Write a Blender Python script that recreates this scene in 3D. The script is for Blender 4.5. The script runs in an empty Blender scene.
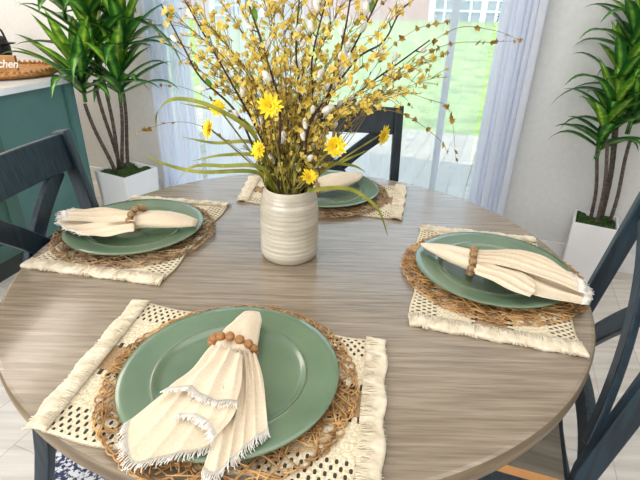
import bpy, math, random
from mathutils import Vector, Matrix, Euler
random.seed(7)
SC = bpy.context.scene
COL = SC.collection
PI = math.pi

# ------------------------------------------------------------------ camera
F_PX, PITCH, ROLL, CAMH = 470.24, 0.4634, 0.025, 1.28
_f = Vector((0, math.cos(PITCH), -math.sin(PITCH)))
_x = Vector((1, 0, 0)); _u = _x.cross(_f)
_r = math.cos(ROLL)*_x + math.sin(ROLL)*_u
_v = -math.sin(ROLL)*_x + math.cos(ROLL)*_u
cam_d = bpy.data.cameras.new('camera'); cam = bpy.data.objects.new('camera', cam_d); COL.objects.link(cam)
cam_d.sensor_width = 36; cam_d.lens = F_PX/640*36; cam_d.clip_start = 0.02; cam_d.clip_end = 300
M = Matrix(((_r.x, _v.x, -_f.x), (_r.y, _v.y, -_f.y), (_r.z, _v.z, -_f.z)))
cam.matrix_world = Matrix.Translation((0, 0, CAMH)) @ M.to_4x4()
SC.camera = cam

def ray(px, py):
    return _f*F_PX + _r*(px-320) - _v*(py-240)
def at(px, py, z):
    d = ray(px, py); t = (z-CAMH)/d.z
    return Vector((d.x*t, d.y*t, z))
def aty(px, py, y):
    d = ray(px, py); t = y/d.y
    return Vector((d.x*t, y, CAMH+d.z*t))

# ------------------------------------------------------------------ world, sun, added fill lights, exposure
vs = SC.view_settings
vs.view_transform = 'Standard'; vs.look = 'None'; vs.gamma = 1.0; vs.use_curve_mapping = False
vs.exposure = 0.10
w = bpy.data.worlds.new('sky'); SC.world = w; w.use_nodes = True
bg = w.node_tree.nodes['Background']
bg.inputs[0].default_value = (0.62, 0.80, 1.0, 1); bg.inputs[1].default_value = 3.4
TA = math.radians(-20)
T = Vector((math.cos(TA), math.sin(TA), 0)); N = Vector((-math.sin(TA), math.cos(TA), 0)); W0 = Vector((0, 2.878, 0))
def wp(s, d=0, z=0):                       # point by distance along / outward from the window wall
    return W0 + T*s + N*d + Vector((0, 0, z))
sl = bpy.data.lights.new('sun', 'SUN'); sl.energy = 4.5; sl.angle = 0.01; sl.color = (1, .94, .84)
so = bpy.data.objects.new('sun', sl); COL.objects.link(so)
sdir = (N*0.51 + T*0.10 + Vector((0, 0, -1.0))).normalized()
so.rotation_euler = sdir.to_track_quat('-Z', 'Y').to_euler()
def area(name, loc, target, sx, sy, e, col):
    l = bpy.data.lights.new(name, 'AREA'); l.shape = 'RECTANGLE'; l.size = sx; l.size_y = sy; l.energy = e; l.color = col
    o = bpy.data.objects.new(name, l); COL.objects.link(o); o.location = loc
    o.rotation_euler = (Vector(target)-Vector(loc)).to_track_quat('-Z', 'Y').to_euler()
    return o
area('ceiling_fill_light', (0.3, 0.6, 2.55), (0.3, 0.6, 0), 2.2, 1.6, 21, (1, .975, .94))  # added overhead fill above the table, no fixture modelled
area('ceiling_fill_light', (-2.6, 2.6, 2.55), (-2.6, 2.6, 0), 1.4, 1.4, 38, (1, .89, .78))  # added warm fill to brighten the kitchen side
area('rear_fill_light', tuple(wp(-.6, -4.72, 1.5)), tuple(wp(-.3, 0, .6)), 2.8, 1.5, 98, (1, .985, .96))  # added unseen fill from behind the camera, on a solid wall

# ------------------------------------------------------------------ materials
def lin(c):
    c = c/255; return c/12.92 if c <= .04045 else ((c+.055)/1.055)**2.4
def rgb(r, g, b): return (lin(r), lin(g), lin(b), 1)
def mat(name, c1, c2=None, rough=.5, scale=(8, 8, 8), detail=4, bump=0, coat=0, metallic=0, trans=0, lo=.35, hi=.65, coords='Object', sheen=0, rot=0, bscale=1, spec=.5):
    m = bpy.data.materials.new(name); m.use_nodes = True
    nt = m.node_tree; b = nt.nodes['Principled BSDF']
    b.inputs['Roughness'].default_value = rough; b.inputs['Metallic'].default_value = metallic
    b.inputs['Coat Weight'].default_value = coat; b.inputs['Coat Roughness'].default_value = .12
    b.inputs['Sheen Weight'].default_value = sheen
    b.inputs['Specular IOR Level'].default_value = spec
    if trans: b.inputs['Transmission Weight'].default_value = trans
    tc = nt.nodes.new('ShaderNodeTexCoord'); mp = nt.nodes.new('ShaderNodeMapping')
    mp.inputs['Scale'].default_value = scale; mp.inputs['Rotation'].default_value = (0, 0, rot)
    nt.links.new(tc.outputs[coords], mp.inputs[0])
    no = nt.nodes.new('ShaderNodeTexNoise'); no.inputs['Detail'].default_value = detail; no.inputs['Scale'].default_value = 1
    nt.links.new(mp.outputs[0], no.inputs['Vector'])
    cr = nt.nodes.new('ShaderNodeValToRGB'); nt.links.new(no.outputs[0], cr.inputs[0])
    cr.color_ramp.elements[0].position = lo; cr.color_ramp.elements[1].position = hi
    cr.color_ramp.elements[0].color = c1; cr.color_ramp.elements[1].color = c2 or c1
    nt.links.new(cr.outputs[0], b.inputs['Base Color'])
    if bump:
        bm = nt.nodes.new('ShaderNodeBump'); bm.inputs['Strength'].default_value = bump; bm.inputs['Distance'].default_value = .004*bscale
        nt.links.new(no.outputs[0], bm.inputs['Height']); nt.links.new(bm.outputs[0], b.inputs['Normal'])
    m['ramp'] = cr.name
    return m
def node(m, t): return m.node_tree.nodes.new(t)
def link(m, a, b): m.node_tree.links.new(a, b)
def principled(m): return m.node_tree.nodes['Principled BSDF']

MT = {}
# table wood: two streak noises multiplied
def wood_table():
    m = mat('weathered_oak', rgb(124, 110, 93), rgb(162, 149, 131), .27, (6, 105, 8), 8, .25, .38, rot=math.radians(7), lo=.30, hi=.70)
    nt = m.node_tree; b = principled(m); cr = nt.nodes[m['ramp']]
    tc = [n for n in nt.nodes if n.type == 'TEX_COORD'][0]
    def nz(scale, det, c1, c2, lo, hi):
        mp = node(m, 'ShaderNodeMapping'); mp.inputs['Scale'].default_value = scale; mp.inputs['Rotation'].default_value = (0, 0, math.radians(7))
        link(m, tc.outputs['Object'], mp.inputs[0])
        n = node(m, 'ShaderNodeTexNoise'); n.inputs['Scale'].default_value = 1; n.inputs['Detail'].default_value = det; link(m, mp.outputs[0], n.inputs['Vector'])
        r = node(m, 'ShaderNodeValToRGB'); link(m, n.outputs[0], r.inputs[0])
        r.color_ramp.elements[0].position = lo; r.color_ramp.elements[1].position = hi
        r.color_ramp.elements[0].color = c1; r.color_ramp.elements[1].color = c2
        return r
    r2 = nz((14, 330, 8), 3, (.80, .785, .77, 1), (1.0, 1.0, 1.0, 1), .34, .56)
    r3 = nz((1.2, 9, 1), 2, (.90, .87, .83, 1), (1.04, 1.04, 1.05, 1), .35, .65)
    prev = cr.outputs[0]
    for r in (r2, r3):
        mx = node(m, 'ShaderNodeMix'); mx.data_type = 'RGBA'; mx.blend_type = 'MULTIPLY'; mx.inputs[0].default_value = 1
        link(m, prev, mx.inputs[6]); link(m, r.outputs[0], mx.inputs[7]); prev = mx.outputs[2]
    link(m, prev, b.inputs['Base Color'])
    return m
MT['table'] = wood_table()
MT['edge'] = mat('oak_edge', rgb(92, 78, 60), rgb(134, 117, 92), .45, (6, 6, 60), 5, .15)
MT['seat'] = mat('grey_oak_seat', rgb(112, 104, 92), rgb(150, 140, 124), .5, (40, 3, 4), 6, .2)
MT['seat_edge'] = mat('tan_wood_edge', rgb(170, 118, 66), rgb(196, 144, 88), .5, (30, 4, 4), 4)
MT['navy'] = mat('brushed_navy_paint', rgb(6, 22, 32), rgb(22, 50, 66), .38, (110, 110, 9), 6, .35, .05, lo=.3, hi=.72)
MT['navy_dark'] = mat('dark_navy_paint', rgb(12, 22, 30), rgb(26, 42, 52), .5, (70, 70, 5), 5, .25)
MT['floor'] = None
MT['wall'] = mat('painted_wall', rgb(214, 215, 214), rgb(219, 220, 219), .8, (40, 40, 40), 3, .03)
MT['wall_warm_lit'] = mat('wall_tinted_warm_light', rgb(220, 200, 184), rgb(224, 204, 188), .8, (30, 30, 30), 3)  # peach tint puts warm kitchen light into the wall colour
MT['ceil'] = mat('ceiling_paint', rgb(235, 235, 232), rgb(238, 238, 236), .9, (30, 30, 30), 2)
MT['white_trim'] = mat('white_trim_paint', rgb(228, 229, 228), rgb(234, 235, 234), .45, (12, 12, 12), 2)
MT['planter'] = mat('white_glazed_planter', rgb(232, 233, 238), rgb(238, 239, 242), .3, (5, 5, 5), 2, 0, .3)
MT['moss'] = mat('green_moss', rgb(20, 44, 12), rgb(66, 100, 36), .95, (90, 90, 90), 5, 1, bscale=3)
MT['bark'] = mat('ringed_bark', rgb(62, 52, 46), rgb(104, 92, 82), .8, (20, 20, 120), 3, .6)
MT['teal'] = mat('teal_cabinet_paint', rgb(70, 112, 108), rgb(76, 118, 113), .4, (6, 6, 6), 3)
MT['teal_dark'] = mat('teal_cabinet_frame_paint', rgb(58, 92, 82), rgb(64, 98, 88), .45, (6, 6, 6), 3)
MT['counter'] = mat('white_quartz', rgb(222, 226, 230), rgb(240, 242, 244), .2, (5, 5, 5), 6, 0, .2)
MT['kick'] = mat('dark_kick_board', rgb(46, 52, 48), rgb(54, 60, 56), .6)
MT['twig'] = mat('woven_vine', rgb(146, 104, 58), rgb(212, 168, 110), .65, (30, 30, 30), 3, .2)
MT['twig_pale'] = mat('pale_woven_vine', rgb(124, 98, 68), rgb(190, 158, 118), .65, (30, 30, 30), 3, .2)
MT['cream_thread'] = mat('cream_thread', rgb(204, 190, 164), rgb(228, 216, 194), .85, (60, 60, 60), 3, .2, sheen=.3)
MT['linen'] = mat('cream_linen', rgb(216, 198, 172), rgb(224, 207, 182), .85, (260, 260, 260), 2, .25, sheen=.3, bscale=.3)
MT['linen_fringe'] = mat('white_linen_fringe', rgb(232, 226, 216), rgb(245, 242, 236), .85, (100, 100, 100), 2, sheen=.3)
MT['bead'] = mat('natural_wood_bead', rgb(140, 92, 50), rgb(178, 128, 80), .5, (120, 120, 120), 4, .1)
MT['bead_dark'] = mat('weathered_wood_bead', rgb(128, 96, 62), rgb(172, 138, 98), .55, (140, 140, 140), 4, .15)
MT['rim_line'] = mat('brown_glaze_line', rgb(82, 86, 58), rgb(112, 112, 78), .4, (60, 60, 60), 3)
MT['branch'] = mat('dark_twig_bark', rgb(38, 24, 24), rgb(66, 44, 40), .8, (60, 60, 60), 3, .3)
MT['stem_olive'] = mat('olive_stem', rgb(96, 96, 34), rgb(146, 136, 58), .6, (40, 40, 40), 3)
MT['stem_wire'] = mat('brown_wire_stem', rgb(92, 80, 48), rgb(128, 112, 66), .7, (40, 40, 40), 3)
MT['mustard'] = mat('mustard_blossom', rgb(208, 178, 62), rgb(242, 220, 118), .7, (60, 60, 60), 3, sheen=.2)
MT['bud'] = mat('brown_gold_bud', rgb(112, 84, 22), rgb(164, 128, 40), .7, (60, 60, 60), 3)
MT['daisy'] = mat('bright_yellow_petal', rgb(244, 212, 8), rgb(254, 234, 40), .6, (50, 50, 50), 2, sheen=.2)
MT['daisy_heart'] = mat('golden_flower_heart', rgb(196, 146, 10), rgb(230, 180, 20), .8, (300, 300, 300), 2, .6)
MT['catkin'] = mat('silvery_catkin', rgb(200, 196, 184), rgb(240, 238, 230), .9, (150, 150, 150), 3, .3, sheen=.6)
MT['grass_leaf'] = mat('yellow_green_strap', rgb(118, 126, 36), rgb(166, 166, 66), .5, (30, 30, 30), 3)
MT['small_leaf'] = mat('fresh_green_leaf', rgb(70, 120, 30), rgb(112, 158, 60), .5, (30, 30, 30), 3)
MT['dark_wood'] = mat('dark_pedestal_wood', rgb(84, 72, 58), rgb(112, 98, 80), .5, (30, 30, 4), 4, .1)
MT['rattan'] = mat('golden_rattan', rgb(132, 84, 34), rgb(200, 144, 80), .6, (70, 70, 70), 4, .8, bscale=2)
MT['black'] = mat('black_plastic', rgb(22, 22, 24), rgb(34, 34, 36), .35, (20, 20, 20), 2, spec=.3)
MT['board'] = mat('tan_sign_wood', rgb(166, 122, 72), rgb(190, 146, 94), .6, (30, 6, 30), 4)
MT['letter'] = mat('white_letter_paint', rgb(240, 238, 232), rgb(246, 244, 240), .6)
MT['frame'] = mat('white_vinyl', rgb(150, 156, 164), rgb(160, 166, 172), .4, (6, 6, 6), 2)

def leaf_mat(nm, A, B, Cc):
    m = bpy.data.materials.new(nm); m.use_nodes = True
    nt = m.node_tree; b = principled(m)
    uv = node(m, 'ShaderNodeUVMap'); sp = node(m, 'ShaderNodeSeparateXYZ'); link(m, uv.outputs[0], sp.inputs[0])
    cr = node(m, 'ShaderNodeValToRGB'); link(m, sp.outputs[0], cr.inputs[0])
    e = cr.color_ramp.elements; e[0].position = 0; e[0].color = A; e[1].position = 1; e[1].color = A
    for p, c in ((.3, B), (.42, Cc), (.58, Cc), (.7, B)):
        k = e.new(p); k.color = c
    no = node(m, 'ShaderNodeTexNoise'); no.inputs['Scale'].default_value = 9
    r2 = node(m, 'ShaderNodeValToRGB'); link(m, no.outputs[0], r2.inputs[0])
    r2.color_ramp.elements[0].color = (.5, .55, .5, 1); r2.color_ramp.elements[1].color = (1.3, 1.25, 1.0, 1)
    r2.color_ramp.elements[0].position = .35; r2.color_ramp.elements[1].position = .65
    mx = node(m, 'ShaderNodeMix'); mx.data_type = 'RGBA'; mx.blend_type = 'MULTIPLY'; mx.inputs[0].default_value = 1
    link(m, cr.outputs[0], mx.inputs[6]); link(m, r2.outputs[0], mx.inputs[7]); link(m, mx.outputs[2], b.inputs['Base Color'])
    b.inputs['Roughness'].default_value = .32; b.inputs['Subsurface Weight'].default_value = 0
    return m
MT['leaf'] = leaf_mat('variegated_dracaena_leaf', rgb(34, 92, 44), rgb(54, 124, 52), rgb(132, 184, 84))
MT['leaf_young'] = leaf_mat('young_dracaena_leaf', rgb(86, 154, 48), rgb(122, 184, 62), rgb(192, 224, 100))

def translucent(m, fac, gain=1.0):
    nt = m.node_tree; b = principled(m); out = [n for n in nt.nodes if n.type == 'OUTPUT_MATERIAL'][0]
    tl = node(m, 'ShaderNodeBsdfTranslucent'); src = b.inputs['Base Color'].links[0].from_socket; link(m, src, tl.inputs[0])
    mx = node(m, 'ShaderNodeMixShader'); mx.inputs[0].default_value = fac
    link(m, b.outputs[0], mx.inputs[1]); link(m, tl.outputs[0], mx.inputs[2]); link(m, mx.outputs[0], out.inputs[0])
for k_, f_ in (('mustard', .3), ('daisy', .2), ('grass_leaf', .35), ('small_leaf', .35), ('leaf', .25), ('leaf_young', .3)): translucent(MT[k_], f_)

def planks(name, c1, c2, gap, w_, l_, rot, rough, grain=(2, 30, 1)):
    m = mat(name, c1, c2, rough, grain, 6, .1, rot=rot)
    nt = m.node_tree; b = principled(m)
    tc = [n for n in nt.nodes if n.type == 'TEX_COORD'][0]
    mp = node(m, 'ShaderNodeMapping'); mp.inputs['Rotation'].default_value = (0, 0, rot); link(m, tc.outputs['Object'], mp.inputs[0])
    br = node(m, 'ShaderNodeTexBrick'); link(m, mp.outputs[0], br.inputs['Vector'])
    br.inputs['Scale'].default_value = 1; br.inputs['Brick Width'].default_value = l_; br.inputs['Row Height'].default_value = w_
    br.inputs['Mortar Size'].default_value = .004 if gap else .0015; br.inputs['Mortar Smooth'].default_value = .1
    br.inputs['Color1'].default_value = (1, 1, 1, 1); br.inputs['Color2'].default_value = (.88, .87, .86, 1)
    br.inputs['Mortar'].default_value = (.35, .35, .36, 1) if gap else (.62, .6, .58, 1)
    mx = node(m, 'ShaderNodeMix'); mx.data_type = 'RGBA'; mx.blend_type = 'MULTIPLY'; mx.inputs[0].default_value = 1
    link(m, nt.nodes[m['ramp']].outputs[0], mx.inputs[6]); link(m, br.outputs[0], mx.inputs[7]); link(m, mx.outputs[2], b.inputs['Base Color'])
    return m
MT['floor'] = planks('pale_oak_planks', rgb(206, 198, 190), rgb(228, 223, 217), 0, .18, 1.3, math.radians(-70), .42)
MT['deck'] = planks('weathered_deck_boards', rgb(140, 128, 112), rgb(168, 156, 138), 1, .14, 3.5, math.radians(-70), .7)
MT['brick'] = mat('red_brick', rgb(190, 128, 110), rgb(206, 148, 128), .9)
def brick_fix(m):
    nt = m.node_tree; b = principled(m)
    br = node(m, 'ShaderNodeTexBrick'); tc = [n for n in nt.nodes if n.type == 'TEX_COORD'][0]
    mp = node(m, 'ShaderNodeMapping'); mp.inputs['Rotation'].default_value = (PI/2, 0, 0)
    link(m, tc.outputs['Object'], mp.inputs[0]); link(m, mp.outputs[0], br.inputs['Vector'])
    br.inputs['Scale'].default_value = 1; br.inputs['Brick Width'].default_value = .3; br.inputs['Row Height'].default_value = .1
    br.inputs['Mortar Size'].default_value = .01
    br.inputs['Color1'].default_value = rgb(150, 92, 76); br.inputs['Color2'].default_value = rgb(168, 112, 94); br.inputs['Mortar'].default_value = rgb(176, 158, 146)
    link(m, br.outputs[0], b.inputs['Base Color'])
brick_fix(MT['brick'])
MT['lawn'] = mat('mown_grass', rgb(104, 124, 60), rgb(142, 156, 88), .95, (3, 3, 3), 8, .2)
MT['rug'] = mat('blue_white_rug', rgb(52, 62, 96), rgb(226, 226, 230), .95, (75, 75, 75), 3, .6, lo=.46, hi=.52)
MT['glass_dark'] = mat('far_window_glass', rgb(96, 108, 112), rgb(120, 130, 132), .1, (3, 3, 3), 2)

def plate_mat():
    m = mat('sage_green_glaze', rgb(92, 115, 92), rgb(109, 133, 108), .22, (7, 7, 7), 5, .04, .55)
    return m
MT['plate'] = plate_mat()
def vase_mat():
    m = mat('cream_stoneware', rgb(176, 168, 152), rgb(204, 197, 182), .32, (6, 6, 90), 4, .35, .35)
    return m
MT['vase'] = vase_mat()
MT['vase_in'] = mat('vase_inside', rgb(90, 84, 72), rgb(100, 92, 80), .7)
MT['glass'] = bpy.data.materials.new('door_glass'); MT['glass'].use_nodes = True
def glass_fix(m):
    nt = m.node_tree; nt.nodes.remove(principled(m)); out = [n for n in nt.nodes if n.type == 'OUTPUT_MATERIAL'][0]
    tr = node(m, 'ShaderNodeBsdfTransparent'); tr.inputs[0].default_value = (.94, .97, .97, 1)
    gl = node(m, 'ShaderNodeBsdfGlossy'); gl.inputs['Roughness'].default_value = .02
    mx = node(m, 'ShaderNodeMixShader'); fr = node(m, 'ShaderNodeFresnel'); fr.inputs[0].default_value = 1.3
    link(m, fr.outputs[0], mx.inputs[0]); link(m, tr.outputs[0], mx.inputs[1]); link(m, gl.outputs[0], mx.inputs[2]); link(m, mx.outputs[0], out.inputs[0])
glass_fix(MT['glass'])
def sheer_mat(name, base, edge, col):
    m = bpy.data.materials.new(name); m.use_nodes = True
    nt = m.node_tree; nt.nodes.remove(principled(m)); out = [n for n in nt.nodes if n.type == 'OUTPUT_MATERIAL'][0]
    tr = node(m, 'ShaderNodeBsdfTransparent')
    tl = node(m, 'ShaderNodeBsdfTranslucent'); tl.inputs[0].default_value = col
    df = node(m, 'ShaderNodeBsdfDiffuse'); df.inputs[0].default_value = col
    a = node(m, 'ShaderNodeMixShader'); a.inputs[0].default_value = .45; link(m, tl.outputs[0], a.inputs[1]); link(m, df.outputs[0], a.inputs[2])
    lw = node(m, 'ShaderNodeLayerWeight'); lw.inputs[0].default_value = .45
    mr = node(m, 'ShaderNodeMapRange'); link(m, lw.outputs['Facing'], mr.inputs[0])
    mr.inputs[3].default_value = base; mr.inputs[4].default_value = edge
    no = node(m, 'ShaderNodeTexNoise'); no.inputs['Scale'].default_value = 2.5
    ad = node(m, 'ShaderNodeMath'); ad.operation = 'MULTIPLY_ADD'; ad.inputs[1].default_value = .10; link(m, no.outputs[0], ad.inputs[0]); link(m, mr.outputs[0], ad.inputs[2])
    mx = node(m, 'ShaderNodeMixShader'); link(m, ad.outputs[0], mx.inputs[0]); link(m, tr.outputs[0], mx.inputs[1]); link(m, a.outputs[0], mx.inputs[2])
    link(m, mx.outputs[0], out.inputs[0])
    return m
MT['sheer'] = sheer_mat('white_sheer_voile', .30, .85, (.88, .92, 1, 1))
MT['sheer_dense'] = sheer_mat('thick_white_sheer_voile', .60, .88, (.90, .93, 1, 1))

def mat_weave(flip=False):
    m = bpy.data.materials.new('banded_cotton_weave'); m.use_nodes = True
    nt = m.node_tree; b = principled(m); b.inputs['Roughness'].default_value = .9
    uv = node(m, 'ShaderNodeUVMap'); sp = node(m, 'ShaderNodeSeparateXYZ'); link(m, uv.outputs[0], sp.inputs[0])
    def math_(op, a, bb=None, cc=None):
        n = node(m, 'ShaderNodeMath'); n.operation = op
        for i, q in enumerate((a, bb, cc)):
            if q is None: continue
            if isinstance(q, (int, float)): n.inputs[i].default_value = q
            else: link(m, q, n.inputs[i])
        return n.outputs[0]
    u, v = sp.outputs[0], sp.outputs[1]
    # base bands across v
    cr = node(m, 'ShaderNodeValToRGB'); link(m, v, cr.inputs[0]); cr.color_ramp.interpolation = 'CONSTANT'
    cream, brown = rgb(222, 210, 184), rgb(166, 138, 104)
    e = cr.color_ramp.elements; e[0].position = 0; e[0].color = cream; e[1].position = .41; e[1].color = brown
    k = e.new(.60); k.color = cream
    no = node(m, 'ShaderNodeTexNoise'); no.inputs['Scale'].default_value = 260; no.inputs['Detail'].default_value = 2
    tcn = node(m, 'ShaderNodeTexCoord'); link(m, tcn.outputs['Object'], no.inputs['Vector'])
    r2 = node(m, 'ShaderNodeValToRGB'); link(m, no.outputs[0], r2.inputs[0]); r2.color_ramp.elements[0].position = .35; r2.color_ramp.elements[1].position = .6
    r2.color_ramp.elements[0].color = (.68, .64, .58, 1); r2.color_ramp.elements[1].color = (1.1, 1.1, 1.08, 1)
    mx = node(m, 'ShaderNodeMix'); mx.data_type = 'RGBA'; mx.blend_type = 'MULTIPLY'; mx.inputs[0].default_value = .8
    link(m, cr.outputs[0], mx.inputs[6]); link(m, r2.outputs[0], mx.inputs[7])
    # lattice holes, their shade painted dark without openings, in the outer bands (v<.2, v>.8) and on the borders of the brown band
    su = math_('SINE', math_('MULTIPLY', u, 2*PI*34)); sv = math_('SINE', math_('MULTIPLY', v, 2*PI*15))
    pr = math_('MULTIPLY', su, sv); hole_shade = math_('GREATER_THAN', pr, .38)
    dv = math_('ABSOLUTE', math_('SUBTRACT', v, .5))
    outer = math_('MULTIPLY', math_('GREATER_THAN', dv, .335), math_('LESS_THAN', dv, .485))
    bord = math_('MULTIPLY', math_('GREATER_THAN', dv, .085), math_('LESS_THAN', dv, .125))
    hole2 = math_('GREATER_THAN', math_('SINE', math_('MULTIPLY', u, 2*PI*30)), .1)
    msk = math_('MAXIMUM', math_('MULTIPLY', hole_shade, outer), math_('MULTIPLY', hole2, bord))
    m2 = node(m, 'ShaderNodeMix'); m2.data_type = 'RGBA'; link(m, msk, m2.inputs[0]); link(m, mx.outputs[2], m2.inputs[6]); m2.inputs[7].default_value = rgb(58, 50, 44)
    link(m, m2.outputs[2], b.inputs['Base Color'])
    bp = node(m, 'ShaderNodeBump'); bp.inputs['Strength'].default_value = .6; bp.inputs['Distance'].default_value = .002
    hgt = math_('SUBTRACT', no.outputs[0], msk); link(m, hgt, bp.inputs['Height']); link(m, bp.outputs[0], b.inputs['Normal'])
    return m
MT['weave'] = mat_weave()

# ------------------------------------------------------------------ mesh helpers
class MB:
    def __init__(s): s.v = []; s.f = []; s.uv = {}
    def box(s, c, d, R=None):
        c = Vector(c); n = len(s.v)
        for x, y, z in ((-1,-1,-1),(1,-1,-1),(1,1,-1),(-1,1,-1),(-1,-1,1),(1,-1,1),(1,1,1),(-1,1,1)):
            p = Vector((x*d[0]/2, y*d[1]/2, z*d[2]/2))
            if R: p = R @ p
            s.v.append(c+p)
        s.f += [tuple(n+i for i in q) for q in ((0,3,2,1),(4,5,6,7),(0,1,5,4),(1,2,6,5),(2,3,7,6),(3,0,4,7))]
        return s
    def prism(s, pts, z0, z1):             # vertical prism over xy polygon
        n = len(s.v); k = len(pts)
        s.v += [Vector((p[0], p[1], z0)) for p in pts] + [Vector((p[0], p[1], z1)) for p in pts]
        s.f.append(tuple(n+i for i in reversed(range(k)))); s.f.append(tuple(n+k+i for i in range(k)))
        for i in range(k): s.f.append((n+i, n+(i+1) % k, n+k+(i+1) % k, n+k+i))
        return s
    def tube(s, pts, r, sides=6, flat=None, up=None):
        pts = [Vector(p) for p in pts]; k = len(pts); n = len(s.v)
        if not isinstance(r, (list, tuple)): r = [r]*k
        nor = None
        for i, p in enumerate(pts):
            t = (pts[min(i+1, k-1)]-pts[max(i-1, 0)])
            if t.length < 1e-9: t = Vector((0, 0, 1))
            t.normalize()
            if nor is None:
                a = Vector(up) if up else (Vector((0, 0, 1)) if abs(t.z) < .9 else Vector((1, 0, 0)))
                nor = (a - t*a.dot(t)).normalized()
            else:
                nor = (nor - t*nor.dot(t))
                nor = nor.normalized() if nor.length > 1e-6 else t.orthogonal().normalized()
            bi = t.cross(nor)
            for j in range(sides):
                a = 2*PI*j/sides
                s.v.append(p + nor*math.cos(a)*r[i]*(flat or 1) + bi*math.sin(a)*r[i])
        for i in range(k-1):
            for j in range(sides):
                a = n+i*sides+j; b = n+i*sides+(j+1) % sides
                s.f.append((a, b, b+sides, a+sides))
        s.f.append(tuple(n+j for j in reversed(range(sides)))); s.f.append(tuple(n+(k-1)*sides+j for j in range(sides)))
        return s
    def bar(s, pts, w_, h_, side):         # rectangular section swept; side = width direction vector
        pts = [Vector(p) for p in pts]; k = len(pts); n = len(s.v); side = Vector(side).normalized()
        for i, p in enumerate(pts):
            t = (pts[min(i+1, k-1)]-pts[max(i-1, 0)]).normalized()
            a = (side - t*side.dot(t)).normalized(); b = t.cross(a)
            for x, y in ((-1,-1),(1,-1),(1,1),(-1,1)): s.v.append(p + a*x*w_/2 + b*y*h_/2)
        for i in range(k-1):
            for j in range(4):
                a = n+i*4+j; b = n+i*4+(j+1) % 4
                s.f.append((a, b, b+4, a+4))
        s.f.append((n+3, n+2, n+1, n)); s.f.append(tuple(n+(k-1)*4+j for j in range(4)))
        return s
    def lathe(s, prof, seg=64, c=(0, 0, 0)):
        n = len(s.v); c = Vector(c); k = len(prof)
        for r, z in prof:
            for j in range(seg):
                a = 2*PI*j/seg; s.v.append(c+Vector((r*math.cos(a), r*math.sin(a), z)))
        for i in range(k-1):
            for j in range(seg):
                a = n+i*seg+j; b = n+i*seg+(j+1) % seg
                s.f.append((a, b, b+seg, a+seg))
        s.f.append(tuple(n+j for j in reversed(range(seg)))); s.f.append(tuple(n+(k-1)*seg+j for j in range(seg)))
        return s
    def slab(s, P, nu, nv, t):             # P(u,v) -> top surface; closed slab of thickness t
        n = len(s.v); m_ = (nu+1)*(nv+1)
        top = [Vector(P(i/nu, j/nv)) for j in range(nv+1) for i in range(nu+1)]
        s.v += top + [p-Vector((0, 0, t)) for p in top]
        def q(i, j): return n+j*(nu+1)+i
        def addf(f, uvs): s.uv[len(s.f)] = uvs; s.f.append(f)
        for j in range(nv):
            for i in range(nu):
                uvs = [(i/nu, j/nv), ((i+1)/nu, j/nv), ((i+1)/nu, (j+1)/nv), (i/nu, (j+1)/nv)]
                addf((q(i, j), q(i+1, j), q(i+1, j+1), q(i, j+1)), uvs)
                addf((m_+q(i, j+1), m_+q(i+1, j+1), m_+q(i+1, j), m_+q(i, j)), uvs[::-1])
        for i in range(nu):
            s.f.append((q(i+1, 0), q(i, 0), m_+q(i, 0), m_+q(i+1, 0))); s.f.append((q(i, nv), q(i+1, nv), m_+q(i+1, nv), m_+q(i, nv)))
        for j in range(nv):
            s.f.append((q(0, j), q(0, j+1), m_+q(0, j+1), m_+q(0, j))); s.f.append((q(nu, j+1), q(nu, j), m_+q(nu, j), m_+q(nu, j+1)))
        return s
    def blade(s, pts, wid, up=(0, 0, 1), fold=.25, side=None):   # folded leaf, thin double V; uv.x across
        pts = [Vector(p) for p in pts]; k = len(pts); n = len(s.v); up = Vector(up)
        for i, p in enumerate(pts):
            t = (pts[min(i+1, k-1)]-pts[max(i-1, 0)]).normalized()
            a = Vector(side) if side else t.cross(up)
            a = a - t*a.dot(t)
            a = a.normalized() if a.length > 1e-4 else t.orthogonal().normalized()
            b = a.cross(t); wd = wid[i]
            s.v += [p-a*wd+b*wd*fold, p-b*wd*0, p+a*wd+b*wd*fold]
        for i in range(k-1):
            A = n+i*3
            s.uv[len(s.f)] = [(0, i/k), (.5, i/k), (.5, (i+1)/k), (0, (i+1)/k)]; s.f.append((A, A+1, A+4, A+3))
            s.uv[len(s.f)] = [(.5, i/k), (1, i/k), (1, (i+1)/k), (.5, (i+1)/k)]; s.f.append((A+1, A+2, A+5, A+4))
        return s
    def ball(s, c, r, R=None, sc=(1, 1, 1), seg=8, rings=5):
        n = len(s.v); c = Vector(c)
        def tr(p):
            p = Vector((p[0]*sc[0], p[1]*sc[1], p[2]*sc[2]))*r
            return c+(R @ p if R else p)
        s.v.append(tr((0, 0, -1)))
        for i in range(1, rings):
            th = PI*i/rings
            for j in range(seg): s.v.append(tr((math.sin(th)*math.cos(2*PI*j/seg), math.sin(th)*math.sin(2*PI*j/seg), -math.cos(th))))
        s.v.append(tr((0, 0, 1))); L = len(s.v)-1
        for j in range(seg):
            s.f.append((n, n+1+(j+1) % seg, n+1+j))
            for i in range(rings-2):
                a = n+1+i*seg+j; b = n+1+i*seg+(j+1) % seg; s.f.append((a, b, b+seg, a+seg))
            s.f.append((L, n+1+(rings-2)*seg+j, n+1+(rings-2)*seg+(j+1) % seg))
        return s
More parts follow.
